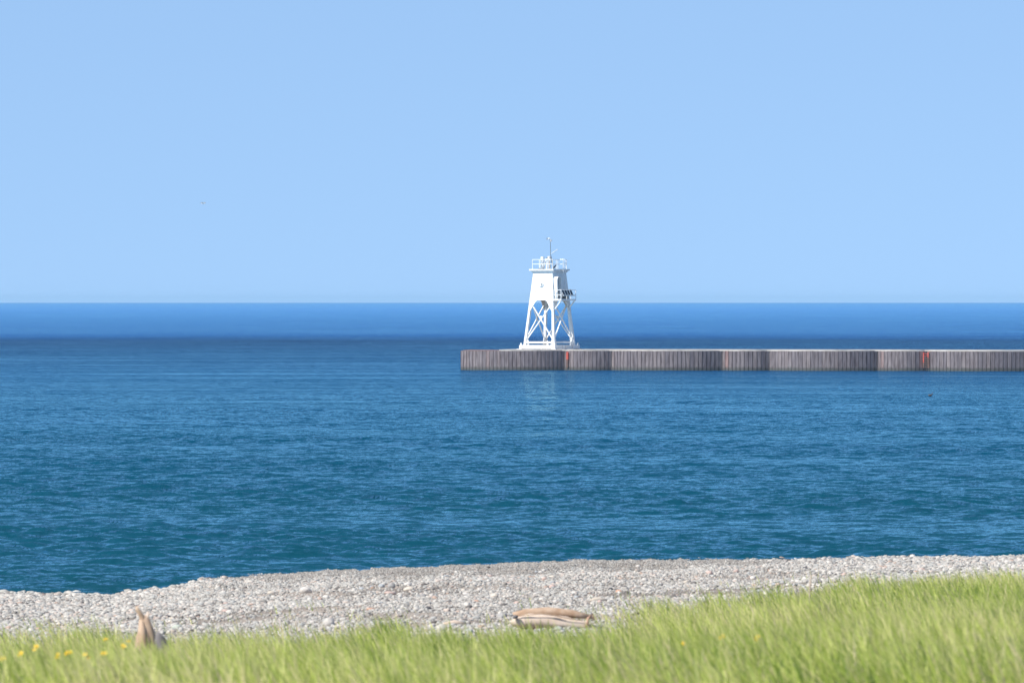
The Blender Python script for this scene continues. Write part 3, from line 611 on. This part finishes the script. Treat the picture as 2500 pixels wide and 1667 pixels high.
# ------------------------------------------------------------------ beach grass (stuff): one mesh of blades
m_grass, t, b = mat('beach_grass', .6); L = t.links.new
at = nd(t, 'ShaderNodeAttribute', attribute_type='GEOMETRY', attribute_name='tone')
cr = ramp(t, [(0, (.09,.18,.018)), (.30, (.33,.44,.050)), (.62, (.62,.67,.15)), (.82, (.74,.72,.28)), (.92, (.70,.58,.30)), (1, (.72,.60,.40))]); L(at.outputs['Fac'], cr.inputs[0])
L(cr.outputs[0], b.inputs['Base Color'])
tl = nd(t, 'ShaderNodeBsdfTranslucent'); L(cr.outputs[0], tl.inputs[0]); ms_ = nd(t, 'ShaderNodeMixShader'); ms_.inputs[0].default_value = .35
L(b.outputs[0], ms_.inputs[1]); L(tl.outputs[0], ms_.inputs[2]); L(ms_.outputs[0], t.nodes['Material Output'].inputs[0])
def blades(n):
    x, y = scatter(n, 66, 212, 3.0)
    px = 1250+x/y*F; g0 = gstart(px)+7*np.sin(x*1.1+y*.07)+5*np.sin(x*2.7+1)+4*np.sin(x*5.3)
    tuft = .5+.5*np.sin(x*2.3+np.sin(y*.9)*1.5)*np.sin(y*1.1+x*.8)
    pr = np.clip((g0+24-y)/84, 0, 1)**2.6*(.35+.65*(tuft > .35))+.05*np.clip((g0+34-y)/34, 0, 1)*(tuft > .6)
    pr *= np.where(y < 118, 1.0, .62)*(.7+.3*tuft)
    for (qx, qy, wp, c, lab, kk) in NAMED:      # bare sandy spots round the bigger stones and the log
        if qy > 1495:
            q = seat(qx, qy+wp*.3); m_ = (np.abs(x-q.x) < wp*q.y/F*.8) & (y < q.y+2) & (y > q.y-10); pr = np.where(m_, pr*.12, pr)
    q = seat(1360, 1535); m_ = (np.abs(x-q.x+.15) < .85) & (y < q.y+2) & (y > q.y-9); pr = np.where(m_, pr*.6, pr)
    k = rng.random(n) < pr; return x[k], y[k], tuft[k], (g0-y)[k]
x, y, tuft, edge = blades(780000); n = len(x)
z = ground(x, y)-.02
h = rng.uniform(.22, .66, n)*(.75+.4*tuft)*np.clip(.50+edge/44, .42, 1)
wd = rng.uniform(.0035, .0072, n)*(1+.25*(y > 120))
lean = rng.normal(-.48, .34, n); la = rng.normal(0, .5, n)          # sideways lean (wind from the right), lean in depth
a = rng.uniform(-.9, .9, n); wx, wy = np.cos(a)*wd, np.sin(a)*wd
V = np.zeros((n, 7, 3)); T = [0, .42, .78, 1.0]; Wd = [1, .9, .55]
for j, tt in enumerate(T):
    cx = x+lean*h*(tt**1.8)*.75; cy = y+la*h*(tt**1.8)*.6; cz = z+h*(tt-.16*tt*tt*(lean**2+la**2))
    if j < 3:
        V[:, 2*j, 0] = cx-wx*Wd[j]; V[:, 2*j, 1] = cy-wy*Wd[j]; V[:, 2*j, 2] = cz
        V[:, 2*j+1, 0] = cx+wx*Wd[j]; V[:, 2*j+1, 1] = cy+wy*Wd[j]; V[:, 2*j+1, 2] = cz
    else: V[:, 6, 0] = cx; V[:, 6, 1] = cy; V[:, 6, 2] = cz
base = (np.arange(n)*7)[:, None]
li = np.concatenate([base+np.array([0,1,3,2]), base+np.array([2,3,5,4]), base+np.array([4,5,6])], 1)
me = bpy.data.meshes.new('grass'); me.vertices.add(n*7); me.vertices.foreach_set('co', V.astype(np.float32).ravel())
me.loops.add(li.size); me.loops.foreach_set('vertex_index', li.astype(np.int32).ravel())
ls = (np.arange(n)*11)[:, None]+np.array([0, 4, 8]); me.polygons.add(n*3); me.polygons.foreach_set('loop_start', ls.astype(np.int32).ravel()); me.polygons.foreach_set('loop_total', np.tile([4, 4, 3], n).astype(np.int32))
me.update(calc_edges=True)
tone = np.clip(.52+.20*np.sin(x*1.1+y*.21)*np.sin(y*.17+x*.4+1)+.08*np.sin(x*3.1+y*.7)+rng.normal(-.02, .28, n), 0, .85); dry = rng.random(n) < np.clip(.07+.20*np.clip(np.sin(x*1.3+y*.3)*np.sin(x*.45-y*.11), 0, 1)+.25*np.clip((22-edge)/30, 0, 1), 0, .5); tone[dry] = rng.uniform(.85, 1, dry.sum())
a_ = me.attributes.new('tone', 'FLOAT', 'POINT'); a_.data.foreach_set('value', np.repeat(tone, 7).astype(np.float32))
me.materials.append(m_grass); g = obj('grass', me); tag(g, 'bright green beach grass leaning in the wind in front of the gravel', 'grass', kind='stuff')
print('blades', n)

# ------------------------------------------------------------------ driftwood
WOOD = simple('bleached_driftwood', (.36,.23,.14), (.54,.40,.28), 5, .8, .6)
WOOD2 = simple('pale_driftwood', (.52,.40,.30), (.64,.52,.41), 4, .8, .5)
WOOD3 = simple('brown_split_wood', (.42,.25,.16), (.56,.37,.25), 5, .8, .5)
DWOOD = simple('dark_wood', (.10,.09,.09), (.21,.19,.18), 6, .9, .5)  # dark grey-brown wood for the stump slab and log hole
def limb(pts, rad, n=10, jit=.12, seed=0):
    rr = random.Random(seed); m_ = MB(); m_.tube(pts, rad, n)
    for i, v in enumerate(m_.v):
        c = Vector(pts[min(i//n, len(pts)-1)]); k = 1+rr.uniform(-jit, jit); d = Vector(v)-c; m_.v[i] = tuple(c+d*k)
    return m_
sd_ = 108.0
st = empty('driftwood_stump', W(350, 1650, sd_), label='bleached driftwood stump standing in the grass at left, thin branch pointing up', cat='driftwood')
st.location.z = float(ground(st.location.x, sd_))
def sp3(px, py, dd=0): p = W(px, py, sd_+dd); return p-st.location
limb([sp3(372,1665), sp3(368,1620), sp3(364,1580), sp3(358,1545), sp3(352,1518), sp3(349,1502)], [.15,.14,.125,.105,.08,.045], 12, .2, 1).build('trunk', WOOD, st, True)
limb([sp3(354,1530,-.02), sp3(350,1512,-.03), sp3(343,1498,-.04), sp3(336,1488,-.05), sp3(332,1479,-.05)], [.05,.042,.032,.030,.012], 8, .1, 2).build('branch', WOOD, st, True)
limb([sp3(356,1525), sp3(360,1508), sp3(362,1492)], [.04,.03,.012], 8, .1, 6).build('branch', WOOD2, st, True)
limb([sp3(357,1640,-.03), sp3(354,1590,-.03), sp3(352,1555,-.03), sp3(350,1522,-.02)], [.15,.135,.105,.04], 12, .18, 21).build('trunk', WOOD, st, True)
limb([sp3(350,1640,-.1), sp3(350,1580,-.1), sp3(348,1545,-.1), sp3(345,1516,-.08)], [.09,.07,.05,.02], 8, .2, 3).build('splinter', WOOD, st, True)
limb([sp3(402,1630,-.2), sp3(398,1590,-.2), sp3(391,1562,-.2), sp3(384,1542,-.2)], [.10,.095,.07,.02], 8, .1, 4).build('dark_slab', DWOOD, st, True)
ld = seat(1360, 1535).y
lg = empty('driftwood_log', W(1360, 1530, ld), label='thick pale driftwood log with a brown split lying at the grass edge', cat='driftwood')
lg.location.z = float(ground(lg.location.x, ld))
def lp3(px, py, dd=0): return W(px, py, ld+dd)-lg.location
limb([lp3(1248,1521.0), lp3(1260,1517.0), lp3(1293,1515.0), lp3(1336,1516.0), lp3(1379,1521.0), lp3(1422,1527.0), lp3(1465,1535.0)], [.04,.10,.12,.135,.12,.085,.03], 14, .18, 5).build('trunk', WOOD2, lg, True)
limb([lp3(1252,1500.0,.15), lp3(1284,1496.0,.15), lp3(1336,1494.0,.15), lp3(1396,1498.0,.15), lp3(1448,1506.0,.15)], [.045,.085,.085,.075,.03], 12, .2, 7).build('upper_slab', WOOD, lg, True)
limb([lp3(1253,1506.0,-.10), lp3(1293,1500.0,-.12), lp3(1323,1497.5,-.13), lp3(1353,1501.0,-.13), lp3(1388,1509.0,-.13), lp3(1422,1514.0,-.10)], [.006,.010,.012,.012,.010,.006], 6, .1, 8).build('split', WOOD, lg, True)
limb([lp3(1253,1505.0,-.14), lp3(1264,1505.0,-.15)], [.035,.030], 8, .1, 9).build('knot_hole', DWOOD, lg, True)
limb([lp3(1432,1529.0,-.1), lp3(1436,1508.0,-.1), lp3(1446,1497.0,-.1), lp3(1451,1513.0,-.1)], [.03,.025,.022,.012], 6, .1, 10).build('branch', WOOD3, lg, True)
def stick(px0, px1, py, r, lab, mm):
    p = seat((px0+px1)/2, py+3); d = p.y; q = empty('driftwood_stick', p, label=lab, cat='driftwood')
    A = W(px0, py+2, d)-p; B = W(px1, py-1, d)-p; M_ = (A+B)/2+Vector((0, 0, .03)); A.z = max(A.z, r*.6); B.z = max(B.z, r*.6); M_.z = max(M_.z, r)
    limb([A, A.lerp(M_, .5), M_, B], [r*.5, r, r*1.1, r*.4], 8, .15, int(px0)).build('stick_body', mm, q, True)
stick(1082, 1138, 1523, .05, 'cream driftwood stick at the grass edge left of the log', WOOD2)
stick(1440, 1484, 1465, .045, 'short white driftwood stick on the gravel above the log', SM['cream'])

# dry stalk in the right half
p = W(1978, 1535, 132); p.z = float(ground(p.x, p.y)); stalk = empty('dry_stalk', p, label='tall dry beige stalk rising above the grass edge, right half of the photo', cat='plant')
q1 = W(1976, 1460, 132)-p; q2 = W(1980, 1405, 132)-p
MB().tube([(0,0,0), q1, q2], [.010,.008,.004], 6).build('stem', WOOD2, stalk)
limb([q1.lerp(q2, .3), q1.lerp(q2, .6), q2+Vector((0,0,.02))], [.012,.022,.006], 8, .2, 11).build('seed_head', WOOD2, stalk)

# ------------------------------------------------------------------ yellow flowers
YEL = simple('yellow_petals', (.78,.50,.01), (.85,.60,.03), 20, .6); GRN = simple('flower_stem_green', (.12,.20,.04), (.2,.28,.06), 10, .6); ORG = simple('flower_centre', (.55,.28,.01), (.65,.35,.02), 20, .7)
def flower(px, py, lab, bw=.062, ht=.53):
    d = np.linspace(85, 150, 600); xx = (px-1250)/F*d; hh = H0-(py-HY)/F*d-ground(xx, d); i = int(np.argmin(np.abs(hh-ht))); d0 = d[i]
    p = W(px, py, d0); z0_ = float(ground(p.x, d0)); o = empty('yellow_flower', (p.x, p.y, z0_), label=lab, cat='flower', group='yellow wildflowers in the grass')
    H = p.z-z0_; MB().tube([(.05,0,0), (.02,0,H*.5), (0,0,H)], [.006,.005,.004], 5).build('stem', GRN, o)
    rr = random.Random(int(px)); 
    for c in range(3):
        ox, oy, oz = rr.uniform(-.03, .03), rr.uniform(-.02, .02), rr.uniform(-.03, .02)
        m_ = MB(); R_ = bw*.42
        for k in range(12):
            a0 = 2*PI*k/12; u = Vector((math.cos(a0), math.sin(a0), .25)); s_ = Vector((-math.sin(a0), math.cos(a0), 0))*R_*.22
            c0 = Vector((ox, oy, H+oz)); tilt = Matrix.Rotation(R(50), 3, 'X')
            pts = [c0+tilt@(u*R_*.2-s_*.5), c0+tilt@(u*R_*.7-s_), c0+tilt@(u*R_), c0+tilt@(u*R_*.7+s_), c0+tilt@(u*R_*.2+s_*.5)]
            m_.add(pts, [(0,1,2,3,4)])
        bl = m_.build('bloom', YEL, o); MB().tube([c0-Vector((0,0,.006)), c0+Vector((0,-.008,.004))], [R_*.35, R_*.25], 8).build('flower_centre', ORG, bl)
    for sgn in (-1, 1): MB().add([(0,0,H*.4), (sgn*.05,.01,H*.48), (sgn*.11,.02,H*.46), (sgn*.05,.02,H*.44)], [(0,1,2,3)]).build('leaf', GRN, o)
FL = [(6,1607,'yellow flower at the left edge of the photo'),(46,1593,'second yellow flower from the left edge'),(86,1580,'yellow flower highest of the three farthest left, below the blue grey stone'),(142,1600,'low yellow flower alone, fourth from the left edge'),
 (166,1594,'small yellow flower just right of the low lone one'),(214,1601,'yellow flower lowest in the middle of the left patch'),(257,1561,'yellow flower beside the round cream stone'),(256,1591,'yellow flower straight below the one by the cream stone'),
 (315,1561,'upper yellow flower close left of the driftwood stump'),(304,1578,'lower yellow flower close left of the driftwood stump'),(1664,1566,'yellow flower right of centre, leftmost of the right three'),(1763,1552,'faint yellow flower in the middle of the right three'),(1852,1558,'yellow flower rightmost in the photo')]
for (px, py, lab) in FL: flower(px, py, lab)

# ------------------------------------------------------------------ birds
GW = simple('gull_white', (.78,.78,.78), (.82,.82,.82), 5, .7); GG = simple('gull_grey', (.10,.12,.14), (.16,.18,.20), 5, .7); DUCK = simple('duck_brown', (.06,.04,.03), (.12,.09,.07), 9, .7)
bp_ = W(496, 497, 640)
bird = empty('flying_gull', bp_, R(60), label='tiny white gull flying in the open sky at left', cat='bird')
def spindle(pts, rad, name, mm, par): return limb(pts, rad, 10, 0, 0).build(name, mm, par, True)
bird.scale = (.6,)*3
spindle([(0,-.26,.0), (0,-.20,.01), (0,-.06,0), (0,.10,0), (0,.22,.01), (0,.34,.01)], [.02,.05,.075,.07,.04,.012], 'body', GW, bird)
spindle([(0,-.36,.02), (0,-.30,.025), (0,-.24,.02)], [.006,.035,.04], 'head', GW, bird)
for s in (-1, 1):
    mm = MB(); c = [(0,-.10,.02),(0,.08,.02),(s*.30,.10,.12),(s*.30,-.10,.13),(s*.62,.06,.02),(s*.58,-.04,.05)]
    v = c+[(x_, y_, z_+.012) for x_, y_, z_ in c]
    mm.add(v, [(0,1,2,3),(3,2,4,5),(6,9,8,7),(9,11,10,8),(0,3,9,6),(3,5,11,9),(1,7,8,2),(2,8,10,4),(4,10,11,5)]); wg = mm.build('wing', GG, bird)
mm = MB(); mm.prism([(-.02,.28,0),(.02,.28,0),(.07,.42,0),(-.07,.42,0)], (0,0,.012)); mm.build('tail', GG, bird)
dd_ = H0*F/(967-HY); dk = empty('floating_duck', ((2271-1250)/F*dd_, dd_, .02), R(20), label='tiny dark waterbird floating on the lake below the pier at right', cat='bird')
spindle([(-.2,0,.10), (-.12,0,.06), (0,0,.05), (.12,0,.07), (.2,0,.10)], [.01,.07,.09,.07,.02], 'body', DUCK, dk)
spindle([(.13,0,.08), (.17,0,.17), (.20,0,.22), (.25,0,.22), (.30,0,.21)], [.035,.03,.04,.035,.008], 'head', DUCK, dk)
HAZE = True
if HAZE:
    m_h = bpy.data.materials.new('haze'); m_h.use_nodes = True; t = m_h.node_tree; t.nodes.remove(t.nodes['Principled BSDF'])
    pv = nd(t, 'ShaderNodeVolumePrincipled'); pv.inputs['Color'].default_value = (.45, .76, 1, 1); pv.inputs['Density'].default_value = 1/50000
    t.links.new(pv.outputs[0], t.nodes['Material Output'].inputs['Volume'])
    MBh = MB().box((-125000, -1200, -45), (125000, 24500, 18.5)); o = MBh.build('haze', m_h); tag(o, 'pale blue haze over the lake', 'haze', kind='stuff')
